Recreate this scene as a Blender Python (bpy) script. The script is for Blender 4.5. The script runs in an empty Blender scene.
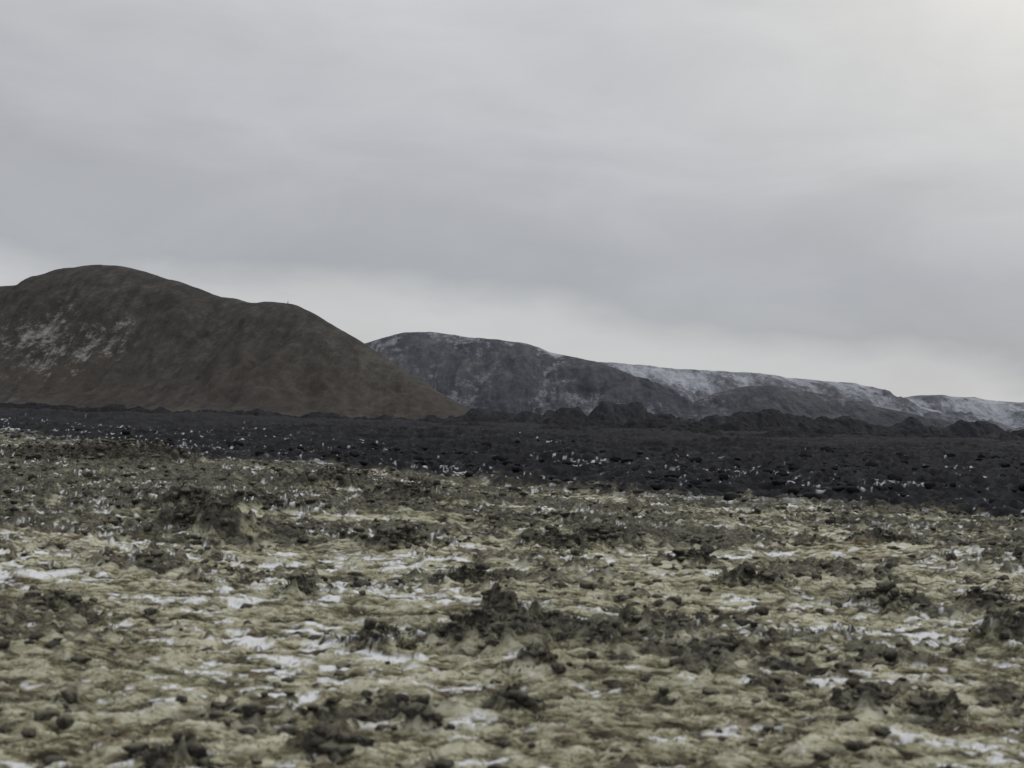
import bpy, math, numpy as np
from mathutils import Matrix, Vector
rng=np.random.default_rng(7)
F=1407.0; CH=4.6; PITCH=math.radians(1.38); ROLL=math.radians(1.8)
scene=bpy.context.scene
# ---------------- camera
cd=bpy.data.cameras.new("camera"); cam=bpy.data.objects.new("camera",cd); scene.collection.objects.link(cam)
R=Matrix.Rotation(math.radians(90)+PITCH,4,'X')@Matrix.Rotation(ROLL,4,'Z')
cam.matrix_world=Matrix.Translation((0,0,CH))@R
cd.sensor_width=36; cd.lens=F*36/1024; cd.clip_end=60000; cd.clip_start=0.1
cd.dof.use_dof=True; cd.dof.focus_distance=700; cd.dof.aperture_fstop=1.1
scene.camera=cam
R3=np.array(R.to_3x3())
def ray(u,v):
    return R3@np.array([(u-512)/F,(384-v)/F,-1.0])
def g2w(u,v,z=.35):
    d=ray(u,v); t=(z-CH)/d[2]; return d[0]*t,d[1]*t
def at(u,v,D):
    d=ray(u,v); t=D/d[1]; return d[0]*t,CH+d[2]*t
# ---------------- noise (table based gradient noise)
_ang=np.random.default_rng(99).uniform(0,2*math.pi,1024*1024).astype(np.float32)
_GC=np.cos(_ang);_GS=np.sin(_ang)
def perlin(x,y,s=0):
    x=np.asarray(x,np.float64);y=np.asarray(y,np.float64)
    x,y=np.broadcast_arrays(x,y)
    x0=np.floor(x);y0=np.floor(y);fx=(x-x0).astype(np.float32);fy=(y-y0).astype(np.float32)
    ix=x0.astype(np.int32)+s*131;iy=y0.astype(np.int32)+s*57
    u=fx*fx*fx*(fx*(fx*6-15)+10);v=fy*fy*fy*(fy*(fy*6-15)+10)
    xa=(ix&1023)<<10;xb=((ix+1)&1023)<<10;ya=iy&1023;yb=(iy+1)&1023
    def g(k,dx,dy): return _GC[k]*(fx-dx)+_GS[k]*(fy-dy)
    a=g(xa|ya,0,0);b=g(xb|ya,1,0);c=g(xa|yb,0,1);d=g(xb|yb,1,1)
    return ((a+(b-a)*u)*(1-v)+(c+(d-c)*u)*v)*1.5
def fbm(x,y,o=4,s=0,gain=.5):
    r=0;am=1;t=0
    for i in range(o):
        r=r+am*perlin(x*2**i+i*17.3,y*2**i-i*9.1,s+i*13);t+=am;am*=gain
    return r/t*1.3
def ridged(x,y,o=3,s=0):
    r=0;am=1;t=0
    for i in range(o):
        r=r+am*(1-np.abs(perlin(x*2**i,y*2**i,s+i*7))*1.8);t+=am;am*=.5
    return r/t
def billow(x,y,o=3,s=0):
    r=0;am=1;t=0
    for i in range(o):
        r=r+am*np.abs(perlin(x*2**i,y*2**i,s+i*7))*1.8;t+=am;am*=.5
    return r/t
def ss(a,b,x):
    t=np.clip((x-a)/(b-a),0,1);return t*t*(3-2*t)
# ---------------- ground
CL=[(508,620,1.1,.7),(480,640,1.5,.4),(560,640,1.5,.4),(375,640,1.0,.3),(640,622,.9,.25),(205,535,1.8,1.3),(185,522,2.4,.8),(262,522,2.6,.6),
(410,508,2.2,1.0),(400,545,1.6,.4),(470,575,1.4,.3),(1015,638,1.5,.6),(895,600,1.2,.3),(750,585,1.3,.22),(860,702,.7,.2),(935,708,.6,.2),
(175,742,.6,.2),(330,738,.6,.15),(560,545,1.9,.6),(600,540,1.8,.5),(90,478,5,1.0),(40,468,6,1.2),(150,478,5,.9),(330,497,3.6,.7),(530,665,.6,.25),
(420,720,.5,.15),(880,545,1.9,.3),(990,600,1.0,.2),(60,600,.6,.15),(300,590,.7,.15),(690,560,1.4,.25),(520,700,.6,.2),(730,650,.5,.15)]
CLW=[(*g2w(u,v),w,h) for u,v,w,h in CL]
BX=np.array([-2560,-512,-75,-45,-23,-8,4,14,24,45,90,400])*1.28
BY=np.array([3000,760,182,132,99,82,68,57,47,32,14,-80])*1.28
def ground(x,y,full=True):
    x=np.asarray(x,float);y=np.asarray(y,float)
    r=np.hypot(x,y)
    z=.45*fbm(x/45,y/45,2,1)*ss(10,60,r)+.25*fbm(x/10,y/10,2,5)
    d=y-np.interp(x,BX,BY)+30*fbm(x/20,y/16,5,11,.65)
    lava=ss(-9,9,d+10*fbm(x/1.5,y/1.2,3,14))
    left=np.exp(-((x+20)/17)**2-((y-68)/28)**2)
    z=z+1.0*left
    rk=fbm(x/8,y/5,4,21)+.26*ss(30,60,r)+.80*left-.10+.85*fbm(x/1.0,y/.6,3,24)+.25*ss(-40,0,d)
    cl=0
    for cx,cy,w,h in CLW:
        px=x+.55*w*fbm(x/w*1.6,y/w*1.6,3,72)
        py=y+.55*w*fbm(x/w*1.6,y/w*1.6,3,73)
        e=np.exp(-(((px-cx)/w)**2+((py-cy)/(w*.8))**2)*2.2)
        cl=np.maximum(cl,e); z=z+h*.8*e*(1+.5*fbm(x/.7,y/.7,2,77))
    rock=np.clip(.9*ss(.10,.55,rk)+ss(.25,.6,cl),0,1)
    wx=x+.2*fbm(x/.9,y/.9,2,28);wy=y+.2*fbm(x/.9,y/.9,2,29)
    hum=.5+.55*fbm(wx/1.2,wy/.7,2,31); hum2=.5+.6*fbm(wx/.38,wy/.22,2,41); grit=fbm(x/.16,y/.12,2,44)
    crs=billow(wx/.9,wy/.5,2,36)
    z=z+(1-lava)*(.18*hum+.10*crs+.08*hum2+.02*grit+rock*(.34*(ridged(x/1.0,y/.8,3,51)-.35)+.20*(hum2-.5)+.05*grit))
    lr=ridged(x/9,y/7,3,61)*1.2+.9*ridged(x/2.3,y/2,3,66)+.4*fbm(x/.7,y/.7,2,69)
    big=fbm(x/60,y/50,4,71)+.6*(ridged(x/110,y/50,4,74)-.5)
    z=z+lava*(lr*.7-.6+2.6*big*ss(0,120,d)+.1)
    far=ss(700,1500,r)
    z=z*(1-far)+far*(z*.4-1)
    if not full: return z
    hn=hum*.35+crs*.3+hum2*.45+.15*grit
    sn=fbm(x/.9,y/.42,3,81)+.75*fbm(x/6,y/2.6,4,85)-.35*(hn-.5)
    bias=.36*np.exp(-((x+24)/15)**2-((y-46)/13)**2)+.13*np.exp(-((x+3)/11)**2-((y-33)/7)**2)-.06*ss(30,18,r)*ss(-4,3,x)
    snow=ss(.385,.50,sn+bias-.1*rock)*(1-lava)
    sl=fbm(x/1.0,y/.6,3,91)+.95*fbm(x/14,y/6,3,95)
    snow=snow+.85*lava*ss(.53,.66,sl-.0032*np.clip(d-20,0,400)-.05*(d>90))
    return z,rock,np.clip(snow,0,1),lava,np.clip(hn,0,1)
az=np.concatenate([np.linspace(-180,-30,80,endpoint=False),np.linspace(-30,-23,70,endpoint=False),np.linspace(-23,23,1120,endpoint=False),
   np.linspace(23,30,70,endpoint=False),np.linspace(30,180,80)])*math.pi/180
rr=np.concatenate([np.linspace(.5,11,20,endpoint=False),np.geomspace(11,330,920,endpoint=False),np.geomspace(330,9000,280,endpoint=False),[14000,30000]])
A,Rr=np.meshgrid(az,rr)
X=np.sin(A)*Rr;Y=np.cos(A)*Rr
Z,ROCK,SNOW,LAVA,HUM=ground(X,Y)
# snow only settles where the surface is nearly level
slope=np.hypot(np.gradient(Z,rr,axis=0),np.gradient(Z,az,axis=1)/Rr)
SNOW=SNOW*ss(.85,.45,slope)
def mat_new(n):
    m=bpy.data.materials.new(n);m.use_nodes=True;m.node_tree.nodes.clear();return m,m.node_tree
def poly_mesh(name,co,f,col=None,smooth=False):
    k=f.shape[1]
    me=bpy.data.meshes.new(name)
    me.vertices.add(len(co));me.vertices.foreach_set("co",co.astype(np.float32).ravel())
    me.loops.add(f.size);me.loops.foreach_set("vertex_index",f.ravel().astype(np.int32))
    me.polygons.add(len(f));me.polygons.foreach_set("loop_start",(np.arange(len(f))*k).astype(np.int32))
    me.update(calc_edges=True)
    me.polygons.foreach_set("use_smooth",np.full(len(f),smooth))
    if col is not None:
        a=me.color_attributes.new("mask",'FLOAT_COLOR','POINT')
        a.data.foreach_set("color",col.reshape(-1,4).astype(np.float32).ravel())
    ob=bpy.data.objects.new(name,me);scene.collection.objects.link(ob);return ob
def grid_mesh(name,X,Y,Z,attrs):
    n,mm=X.shape
    i=np.arange((n-1)*mm).reshape(n-1,mm)[:,:-1].ravel()
    return poly_mesh(name,np.stack([X,Y,Z],-1).reshape(-1,3),np.stack([i,i+1,i+mm+1,i+mm],-1),attrs,True)
class NT:
    def __init__(s,nt): s.t=nt
    def n(s,ty,**k):
        nd=s.t.nodes.new(ty)
        for a,b in k.items(): setattr(nd,a,b)
        return nd
    def l(s,a,b): s.t.links.new(a,b)
    def noise(s,vec,scale,detail=4,rough=.55,sc=(1,1,1),dist=0):
        mp=s.n('ShaderNodeMapping');mp.inputs['Scale'].default_value=sc;s.l(vec,mp.inputs[0])
        nd=s.n('ShaderNodeTexNoise');nd.inputs['Scale'].default_value=scale;nd.inputs['Detail'].default_value=detail;nd.inputs['Roughness'].default_value=rough
        nd.inputs['Distortion'].default_value=dist
        s.l(mp.outputs[0],nd.inputs['Vector']);return nd.outputs['Fac']
    def ramp(s,fac,stops):
        r=s.n('ShaderNodeValToRGB');e=r.color_ramp.elements
        while len(e)<len(stops): e.new(.5)
        for i,(p,c) in enumerate(stops):
            e[i].position=p;e[i].color=(*c,1) if isinstance(c,tuple) else (c,c,c,1)
        s.l(fac,r.inputs[0]);return r.outputs[0]
    def mix(s,f,a,b,mode='MIX'):
        m=s.n('ShaderNodeMix',data_type='RGBA',blend_type=mode)
        for v,i in ((f,0),(a,6),(b,7)):
            if hasattr(v,'links'): s.l(v,m.inputs[i])
            elif i==0: m.inputs[0].default_value=v
            else: m.inputs[i].default_value=(*v,1)
        return m.outputs[2]
    def math(s,op,a,b=0):
        m=s.n('ShaderNodeMath',operation=op)
        for v,i in ((a,0),(b,1)):
            if hasattr(v,'links'): s.l(v,m.inputs[i])
            else: m.inputs[i].default_value=v
        return m.outputs[0]
    def mask(s):
        at_=s.n('ShaderNodeAttribute',attribute_name="mask");sp=s.n('ShaderNodeSeparateColor');s.l(at_.outputs['Color'],sp.inputs[0])
        return sp.outputs[0],sp.outputs[1],sp.outputs[2],at_.outputs['Alpha']
    def out(s,col,rough=.95,bump=None,bd=.05,bs=.5):
        p=s.n('ShaderNodeBsdfPrincipled');p.inputs['Roughness'].default_value=rough
        p.inputs['Specular IOR Level'].default_value=.12
        s.l(col,p.inputs['Base Color'])
        if bump is not None:
            b=s.n('ShaderNodeBump');b.inputs['Distance'].default_value=bd;b.inputs['Strength'].default_value=bs
            s.l(bump,b.inputs['Height']);s.l(b.outputs[0],p.inputs['Normal'])
        o=s.n('ShaderNodeOutputMaterial');s.l(p.outputs[0],o.inputs[0])
m,nt=mat_new("moss_heath_and_lava");N=NT(nt)
co=N.n('ShaderNodeTexCoord').outputs['Object']
mr,mg,mb,ma=N.mask()
n1=N.noise(co,1.0,6,.72,(.8,1.6,1)); n2=N.noise(co,4.5,5,.78,(.55,1.6,1)); n3=N.noise(co,.12,3,.5)
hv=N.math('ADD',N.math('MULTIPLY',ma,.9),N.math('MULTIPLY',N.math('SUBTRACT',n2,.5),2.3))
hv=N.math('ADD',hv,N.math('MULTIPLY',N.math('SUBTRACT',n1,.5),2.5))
moss_shaded=N.ramp(hv,[(.09,(.025,.022,.018)),(.28,(.080,.072,.048)),(.44,(.205,.196,.128)),(.60,(.345,.335,.235)),(.86,(.52,.51,.41))])  # moss tones, plus shade painted into hummock hollows and paler tops
rust=N.ramp(N.noise(co,.7,5,.7),[(.55,0.),(.64,1.)])
moss_shaded=N.mix(N.math('MULTIPLY',rust,.65),moss_shaded,(.080,.051,.035))
moss_shaded=N.mix(N.math('MULTIPLY',N.ramp(n3,[(.4,0.),(.65,1.)]),.35),moss_shaded,(.12,.122,.08))
rockc=N.ramp(n2,[(.3,(.015,.015,.015)),(.47,(.038,.0365,.035)),(.60,(.088,.084,.068)),(.74,(.21,.20,.155))])
c=N.mix(N.math('MULTIPLY',mr,.9),moss_shaded,rockc)
lavac=N.ramp(N.noise(co,.30,7,.75),[(.3,(.007,.0073,.0088)),(.5,(.0135,.0143,.0178)),(.62,(.030,.0315,.037)),(.75,(.065,.066,.073))])
c=N.mix(mb,c,lavac)
sc_=N.mix(mb,(.68,.70,.74),(.52,.54,.58))
c=N.mix(mg,c,sc_)
N.out(c,.95,n2,.05,.8)
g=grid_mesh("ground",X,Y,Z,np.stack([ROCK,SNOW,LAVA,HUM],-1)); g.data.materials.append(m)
# ---------------- rocks (one object)
def ico(sub):
    import bmesh
    b=bmesh.new();bmesh.ops.create_icosphere(b,subdivisions=sub,radius=1)
    v=np.array([x.co[:] for x in b.verts]);f=np.array([[q.index for q in p.verts] for p in b.faces]);b.free();return v,f
iv,jf=ico(2)
bases=[]
for k in range(16):
    v=iv.copy()
    for j in range(9):
        nrm=rng.normal(size=3);nrm/=np.linalg.norm(nrm);dd=rng.uniform(.45,.8)
        e=v@nrm-dd; v=v-np.maximum(e,0)[:,None]*nrm*.92
    d=1+.45*fbm(v[:,0]*2.3+k*9,v[:,1]*2.3+v[:,2]*2.7,4,200+k,.6)
    bases.append(v*d[:,None]*np.array([1.3,rng.uniform(.8,1.1),rng.uniform(.5,.8)]))
def scatter(n,r0,r1,fn):
    a=rng.uniform(-27,27,n)*math.pi/180; r=np.exp(rng.uniform(np.log(r0),np.log(r1),n))
    x=np.sin(a)*r;y=np.cos(a)*r;z,rk,sn,lv,hm=ground(x,y);k=fn(rk,sn,lv,r)>rng.uniform(0,1,n)
    return x[k],y[k],z[k],rk[k],lv[k],r[k]
sx,sy,sz,srk,slv,sr=scatter(34000,13,220,lambda rk,sn,lv,r:.045+.40*rk*(1-lv)+.14*lv)
ex=[];ey=[]
for cx,cy,w,h in CLW:
    q=int(20*w); ex.append(rng.normal(cx,w*.3,q));ey.append(rng.normal(cy,w*.3,q))
ex=np.concatenate(ex);ey=np.concatenate(ey);ez,erk,esn,elv,_=ground(ex,ey)
sx=np.r_[sx,ex];sy=np.r_[sy,ey];sz=np.r_[sz,ez];slv=np.r_[slv,elv];sr=np.r_[sr,np.hypot(ex,ey)]
ns=len(sx);S=np.minimum(rng.lognormal(math.log(.065),.5,ns)*(1+1.2*slv)*(1+np.minimum(sr,100)/80),.13+.2*slv+.002*sr)
B=np.stack(bases)[rng.integers(16,size=ns)]
a=rng.uniform(0,6.28,ns);ca=np.cos(a)[:,None];sa=np.sin(a)[:,None]
vx=(B[:,:,0]*ca-B[:,:,1]*sa)*S[:,None]+sx[:,None];vy=(B[:,:,0]*sa+B[:,:,1]*ca)*S[:,None]+sy[:,None];vz=B[:,:,2]*S[:,None]+sz[:,None]
nv=B.shape[1]
T=(jf[None]+(np.arange(ns)*nv)[:,None,None]).reshape(-1,3)
C=np.zeros((ns,nv,4));C[:,:,0]=slv[:,None];C[:,:,1]=rng.uniform(0,1,ns)[:,None]
ob=poly_mesh("lava_rocks",np.stack([vx,vy,vz],-1).reshape(-1,3),T,C,True)
rockm,nt=mat_new("lava_rock_mossy");N=NT(nt);co=N.n('ShaderNodeTexCoord').outputs['Object']
mr,mg,mb,ma=N.mask()
n=N.noise(co,9,5,.75)
a=N.ramp(n,[(.3,(.018,.0175,.0175)),(.5,(.048,.045,.042)),(.68,(.15,.143,.105))])
geo=N.n('ShaderNodeNewGeometry');sz_=N.n('ShaderNodeSeparateXYZ');N.l(geo.outputs['Normal'],sz_.inputs[0])
mk=N.math('MULTIPLY',N.ramp(N.math('ADD',sz_.outputs[2],N.math('SUBTRACT',n,.5)),[(.45,0.),(.85,1.)]),N.math('MULTIPLY',mg,.9))
a=N.mix(mk,a,(.21,.20,.15))
c=N.mix(mr,a,(.014,.0147,.0175))
N.out(c,.95,n,.05,.9);ob.data.materials.append(rockm)
# ---------------- grass and shrub blades
def blades(name,x,y,per,hgt,wid,spread,cols,lean=.7):
    n=len(x);k=n*per
    i=np.repeat(np.arange(n),per)
    bx=x[i]+rng.normal(0,1,k)*spread[i];by=y[i]+rng.normal(0,1,k)*spread[i]
    bz=ground(bx,by,False)-.02
    h=hgt[i]*rng.uniform(.4,1.2,k);a=rng.uniform(0,6.28,k);w=wid[i]*rng.uniform(.5,1.3,k)
    dx=np.cos(a);dy=np.sin(a);le=rng.normal(0,lean,(k,2))*h[:,None]
    p0=np.stack([bx-dx*w,by-dy*w,bz],-1);p1=np.stack([bx+dx*w,by+dy*w,bz],-1)
    p2=np.stack([bx+le[:,0],by+le[:,1],bz+h],-1)
    co=np.stack([p0,p1,p2],1).reshape(-1,3);tr=np.arange(3*k).reshape(-1,3)
    c=cols[rng.integers(len(cols),size=k)]*rng.uniform(.75,1.25,(k,1))
    c=np.repeat(np.c_[c,np.ones(k)],3,0)
    o=poly_mesh(name,co,tr,c)
    m,nt=mat_new(name+"_mat");N=NT(nt);at_=N.n('ShaderNodeAttribute',attribute_name="mask");N.out(at_.outputs['Color'],.9);o.data.materials.append(m)
sx,sy,sz,srk,slv,sr=scatter(22000,13,45,lambda rk,sn,lv,r:(1-rk)*(1-lv)*(1-sn)*.8)
one=np.ones(len(sx))
blades("moss_grass",sx,sy,7,one*.06,one*.010*(1+sr/30),one*.14,np.array([[.34,.33,.235],[.24,.23,.155],[.47,.455,.37],[.11,.095,.07]]),1.2)
sx,sy,sz,srk,slv,sr=scatter(7000,12,110,lambda rk,sn,lv,r:rk*(1-lv)*.6)
q=[]
for cx,cy,w,h in CLW:
    k=int(36*w);q.append(np.c_[rng.normal(cx,w*.34,k),rng.normal(cy,w*.3,k)])
q=np.concatenate(q);sx=np.r_[sx,q[:,0]];sy=np.r_[sy,q[:,1]];sr=np.hypot(sx,sy);one=np.ones(len(sx))
blades("heather_shrubs",sx,sy,15,one*.10,one*.012*(1+sr/30),one*.13,np.array([[.05,.046,.038],[.08,.076,.055],[.035,.032,.03],[.13,.12,.085]]),1.1)
# ---------------- hills
def hillmat(name,stops,snow,snow_lo,snow_hi,snowc=(.6,.63,.68),scale=.01,warm=None,pale=None,fine=9,wt=(.35,.45,.20)):
    m,nt=mat_new(name);N=NT(nt);co=N.n('ShaderNodeTexCoord').outputs['Object']
    n=N.noise(co,scale,8,.7,(1,.45,1),.6);n2=N.noise(co,scale*fine,7,.82,(1,.3,1.2));n3=N.noise(co,scale*5,5,.75,(1.6,.18,.22),.3)
    v=N.math('ADD',N.math('MULTIPLY',n,wt[0]),N.math('MULTIPLY',n2,wt[1]));v=N.math('ADD',v,N.math('MULTIPLY',n3,wt[2]))
    c=N.ramp(v,stops)
    mr,mg,mb,ma=N.mask()
    if warm: c=N.mix(N.math('MULTIPLY',mg,N.ramp(n2,[(.35,.3),(.6,.8)])),c,warm)
    if pale: c=N.mix(N.ramp(N.math('ADD',N.math('MULTIPLY',n,.5),N.math('MULTIPLY',n2,.5)),[(.53,0.),(.64,.55)]),c,pale)
    f=N.math('ADD',mr,N.math('MULTIPLY',N.math('SUBTRACT',n2,.5),2.2))
    f=N.math('ADD',f,N.math('MULTIPLY',N.math('SUBTRACT',n3,.5),.9))
    f=N.ramp(f,[(snow_lo,0.),(snow_hi,1.)])
    c=N.mix(N.math('MULTIPLY',f,snow),c,snowc)
    N.out(c,1.0,v,.12/scale,.6);return m
def hill(name,pts,W,mat,seed,amp=5,nx=420,ny=240,snowf=None,warmf=None,foot=0,power=1.0,gx=70,sk=36):
    P=np.array([(*at(u,v,D),D) for u,v,D in pts]);o=np.argsort(P[:,0]);P=P[o]
    xs=np.linspace(P[0,0],P[-1,0],nx)
    px=np.interp(xs,P[:,0],P[:,1]);pd=np.interp(xs,P[:,0],P[:,2])
    k=max(3,nx//sk);ker=np.hanning(k+2)[1:-1];ker/=ker.sum()
    sm=lambda a:np.convolve(np.pad(a,(k//2,k-1-k//2),'edge'),ker,'valid')
    px=sm(px);pd=sm(pd)
    t=np.linspace(-1,1,ny)
    Xg,Tg=np.meshgrid(xs,t);H=np.maximum(px,0)[None,:];D=pd[None,:]
    Wx=W*(.85+.35*fbm(xs/(gx*4),xs*0+seed,2,seed))[None,:]
    Yg=D+Tg*Wx
    C=(.5+.5*np.cos(np.pi*Tg))**power
    C=.75*C+.25*(1-np.abs(Tg))
    env=np.clip(np.abs(Tg)*3,0.14,1)*np.clip((1-np.abs(Tg))*4,0,1)*np.clip(H/40,0,1)
    if sk>100: env=np.clip((1-np.abs(Tg))*3,0,1)*np.clip(H/3,0,1)
    nz=amp*fbm(Xg/gx,Yg/(gx*2.6),6,seed+5,.55)-amp*.9*ridged(Xg/(gx*.7)+.3*fbm(Xg/gx,Yg/gx,2,seed+8),Yg/(gx*4),4,seed+9)
    Zg=H*C+env*nz-4*(np.abs(Tg)>.97)+foot
    s=snowf(Xg,Yg,Zg,H,Tg,nz/amp) if snowf else np.zeros_like(Zg)
    w=warmf(Xg,Yg,Zg,H,Tg) if warmf else np.zeros_like(Zg)
    o=grid_mesh(name,Xg,Yg,Zg,np.stack([s,np.clip(w,0,1),s*0,s*0+1],-1));o.data.materials.append(mat);return o
brown=[(.38,(.026,.0245,.0245)),(.47,(.045,.0418,.0405)),(.53,(.062,.058,.055)),(.63,(.108,.102,.093))]
mA=hillmat("hill_brown",brown,.65,.55,1.0,(.40,.40,.41),scale=.012,warm=(.064,.0545,.049),pale=(.102,.098,.085),wt=(.25,.42,.33))
hill("hill",[(-700,330,1700),(-450,262,1650),(-250,250,1600),(-120,272,1550),(-50,284,1500),(0,286,1480),(20,285,1470),(60,269,1450),(95,263,1440),(130,266,1420),(170,279,1390),(215,295,1360),(250,302,1330),(280,302,1300),(295,304,1290),(320,315,1270),(360,340,1240),(400,368,1210),(440,393,1180),(480,415,1150),(520,432,1140)],
 430,mA,3,12,800,380,
 snowf=lambda X,Y,Z,H,T,n:.04+.58*np.exp(-((X+405)/85)**2-((Z-60)/48)**2)-.35*n-.2,
 warmf=lambda X,Y,Z,H,T:.55*ss(80,10,Z)*ss(-420,-250,X)+.35*fbm(X/80,Y/80,3,4)+.9*np.exp(-((X+390)/40)**2-((Z-30)/14)**2))
mB=hillmat("hill_haze_blue",[(.40,(.036,.040,.052)),(.47,(.058,.063,.079)),(.54,(.088,.093,.108)),(.63,(.13,.133,.145))],.7,.45,1.0,(.42,.45,.52),.006)  # bluish distance haze painted into the rock and snow colours
hill("mountain",[(200,420,2600),(280,370,2600),(340,348,2600),(375,339,2600),(405,331,2600),(435,331,2600),(480,337,2560),(520,341,2520),(560,352,2480),(600,363,2440),(635,377,2400),(670,393,2360),(710,406,2320),(770,420,2280),(830,433,2250),(860,442,2250)],
 620,mB,23,26,620,300,gx=130,
 snowf=lambda X,Y,Z,H,T,n:.28+.22*ss(-.26,0,T)*ss(90,150,Z)*(.3+.9*ss(-240,-60,X))-.6*n-.25)
mB2=hillmat("hill_haze_dark",[(.40,(.033,.036,.046)),(.47,(.052,.056,.069)),(.54,(.079,.083,.096)),(.63,(.115,.118,.13))],.6,.5,1.15,(.42,.45,.52),.006)  # haze tint in the colours, kept darker than the ridge behind
hill("mountain",[(640,424,2950),(665,412,2950),(690,402,2950),(715,393,2950),(745,386,2950),(775,385,2940),(810,391,2930),(845,399,2920),(880,407,2900),(930,417,2880),(970,426,2870),(1010,434,2860),(1050,442,2850)],
 400,mB2,33,18,520,240,gx=120,
 snowf=lambda X,Y,Z,H,T,n:-.14+.40*ss(-.3,0,T)-.5*n)
mC=hillmat("hill_far_hazed",[(.40,(.085,.092,.115)),(.5,(.12,.127,.15)),(.62,(.18,.186,.208))],.75,.35,1.0,(.46,.49,.56),.004)  # paler, bluer colours carry the distance haze of the farthest ridges
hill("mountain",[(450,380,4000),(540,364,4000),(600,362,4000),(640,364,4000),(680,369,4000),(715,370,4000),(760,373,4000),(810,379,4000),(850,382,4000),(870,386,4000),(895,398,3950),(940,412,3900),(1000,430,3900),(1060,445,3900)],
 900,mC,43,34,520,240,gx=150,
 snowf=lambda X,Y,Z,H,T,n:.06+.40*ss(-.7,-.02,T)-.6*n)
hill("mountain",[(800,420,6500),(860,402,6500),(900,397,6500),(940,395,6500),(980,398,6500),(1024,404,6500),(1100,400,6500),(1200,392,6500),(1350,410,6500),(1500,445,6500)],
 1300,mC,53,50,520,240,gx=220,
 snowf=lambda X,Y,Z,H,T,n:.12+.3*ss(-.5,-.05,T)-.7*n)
# crater rows
mL=hillmat("lava_hazed",[(.40,(.013,.0138,.017)),(.5,(.023,.024,.030)),(.62,(.047,.049,.057))],.3,.8,1.,scale=.05)  # far row: lava lightened, distance haze put into its colour
mL2=hillmat("lava_near",[(.40,(.008,.0085,.0105)),(.5,(.0145,.0153,.019)),(.62,(.034,.035,.041))],.3,.8,1.,scale=.05)  # nearer rows: same lava, darker, without the haze lightening
def craters(pts,W,seed,amp,gx,mt=None):
    hill("crater_row",pts,W,mt or mL,seed,amp,1500,110,gx=gx,sk=130)
craters([(440,422,1000),(470,411,1000),(485,407,1000),(497,408,1000),(508,412,1000),(530,408,1000),(540,412,1000),(555,410,1000),(566,405,1000),(577,405,1000),(588,413,1000),(597,404,1000),(604,400,1000),(612,403,1000),(622,403,1000),(632,400,1000),(642,401,1000),(652,410,1000),(668,414,1000),(685,417,1000),(703,418,1000),(716,414,1000),(735,410,1000),(755,411,1000),(770,406,1000),(780,409,1000),(790,409,1000),(800,416,1000),(830,418,1000),(850,415,1000),(870,421,1000),(895,422,1000),(908,418,1000),(918,420,1000),(925,426,1000),(948,425,1000),(960,419,1000),(972,423,1000),(990,421,1000),(1010,430,1000),(1100,434,1000),(1200,442,1000)],70,63,4.2,22)
craters([(-300,386,780),(-100,395,780),(0,402,780),(80,404,780),(160,409,780),(240,410,780),(330,414,780),(420,418,780),(480,416,780),(520,419,770),(570,416,760),(600,420,750),(640,417,750),(690,422,750),(730,419,750),(760,425,750),(820,424,750),(860,430,750),(910,428,750),(950,434,750),(1060,440,750),(1200,447,750)],60,73,3.4,17,mL2)
craters([(200,420,560),(300,422,520),(350,421,520),(420,425,520),(470,422,520),(520,427,520),(560,424,510),(600,427,500),(650,429,500),(700,427,500),(740,433,500),(780,431,500),(860,437,500),(920,435,500),(1060,446,500),(1200,451,500)],45,83,2.6,12,mL2)
# cairn on the shoulder
x,z=at(288,302.5,1296)
cv=[];ct=[];o_=0
for k in range(9):
    s=.9-.06*k;b=bases[k%10]*s*np.array([1,1,.5]);cv.append(b+np.array([x+rng.normal(0,.12),1296+rng.normal(0,.12),z-2.5+k*.5]));ct.append(jf+o_);o_+=len(b)
cc=poly_mesh("stone_cairn",np.concatenate(cv),np.concatenate(ct),np.zeros((o_,4)),True);cc.data.materials.append(rockm)
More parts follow.
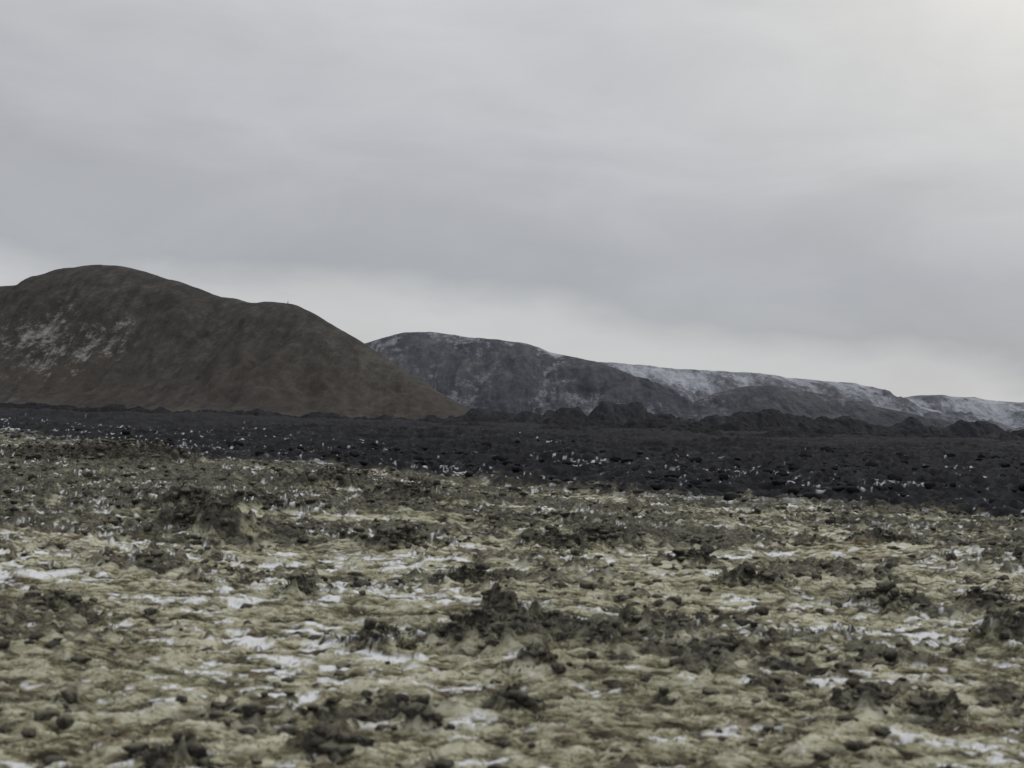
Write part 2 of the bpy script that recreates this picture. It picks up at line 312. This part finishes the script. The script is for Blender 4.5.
# ---------------- sky
w=bpy.data.worlds.new("World");scene.world=w;w.use_nodes=True;w.node_tree.nodes.clear();N=NT(w.node_tree)
EL=math.radians(38);AZ=math.radians(50)
sky=N.n('ShaderNodeTexSky',sky_type='NISHITA');sky.sun_disc=False;sky.sun_elevation=EL;sky.sun_rotation=AZ
tc=N.n('ShaderNodeTexCoord').outputs['Generated']
xyz=N.n('ShaderNodeSeparateXYZ');N.l(tc,xyz.inputs[0])
nA=N.noise(tc,2.6,5,.5,(1,1,3.0));nB=N.noise(tc,6,6,.55,(1,1,2.6),.4);nC=N.noise(tc,1.5,2,.5,(1,1,2))
h=N.math('ADD',xyz.outputs[2],N.math('MULTIPLY',N.math('SUBTRACT',nA,.5),.08))
h=N.math('ADD',h,N.math('MULTIPLY',N.math('SUBTRACT',nB,.5),.07))
h=N.math('ADD',h,N.math('MULTIPLY',xyz.outputs[0],.10))
def lin(r,g,b): return tuple(min(((c/255+.055)/1.055)**2.4,2) for c in (r,g,b))
base=N.ramp(h,[(0.,lin(194,196,197)),(.035,lin(200,201,202)),(.058,lin(198,199,201)),(.082,lin(171,173,177)),(.14,lin(174,175,180)),(.21,lin(188,189,192)),(.32,lin(201,201,203)),(.45,lin(220,218,217)),(1.,lin(250,250,250))])
right=N.n('ShaderNodeMapRange');N.l(xyz.outputs[0],right.inputs[0]);right.inputs[1].default_value=.05;right.inputs[2].default_value=.42
up=N.n('ShaderNodeMapRange');N.l(xyz.outputs[2],up.inputs[0]);up.inputs[1].default_value=.1;up.inputs[2].default_value=.3
gl=N.math('MULTIPLY',right.outputs[0],up.outputs[0])
base=N.mix(N.math('MULTIPLY',gl,.85),base,lin(238,235,226))
var=N.ramp(N.math('ADD',N.math('MULTIPLY',nB,.5),N.math('MULTIPLY',nC,.5)),[(.3,.86),(.7,1.12)])
base=N.mix(1.,base,var,'MULTIPLY')
base=N.mix(1.,base,(10,10,10),'MULTIPLY')
fin=N.mix(.95,sky.outputs[0],base)
bg=N.n('ShaderNodeBackground');bg.inputs[1].default_value=.1;N.l(fin,bg.inputs[0])
o=N.n('ShaderNodeOutputWorld');N.l(bg.outputs[0],o.inputs[0])
sd=bpy.data.lights.new("sun",'SUN');sd.energy=.6;sd.angle=math.radians(25);sd.color=(1,.97,.92)
so=bpy.data.objects.new("sun",sd);scene.collection.objects.link(so)
dv=Vector((math.sin(AZ)*math.cos(EL),math.cos(AZ)*math.cos(EL),math.sin(EL)))
so.rotation_euler=dv.to_track_quat('Z','Y').to_euler()
scene.view_settings.view_transform='Standard';scene.view_settings.look='None';scene.view_settings.exposure=0
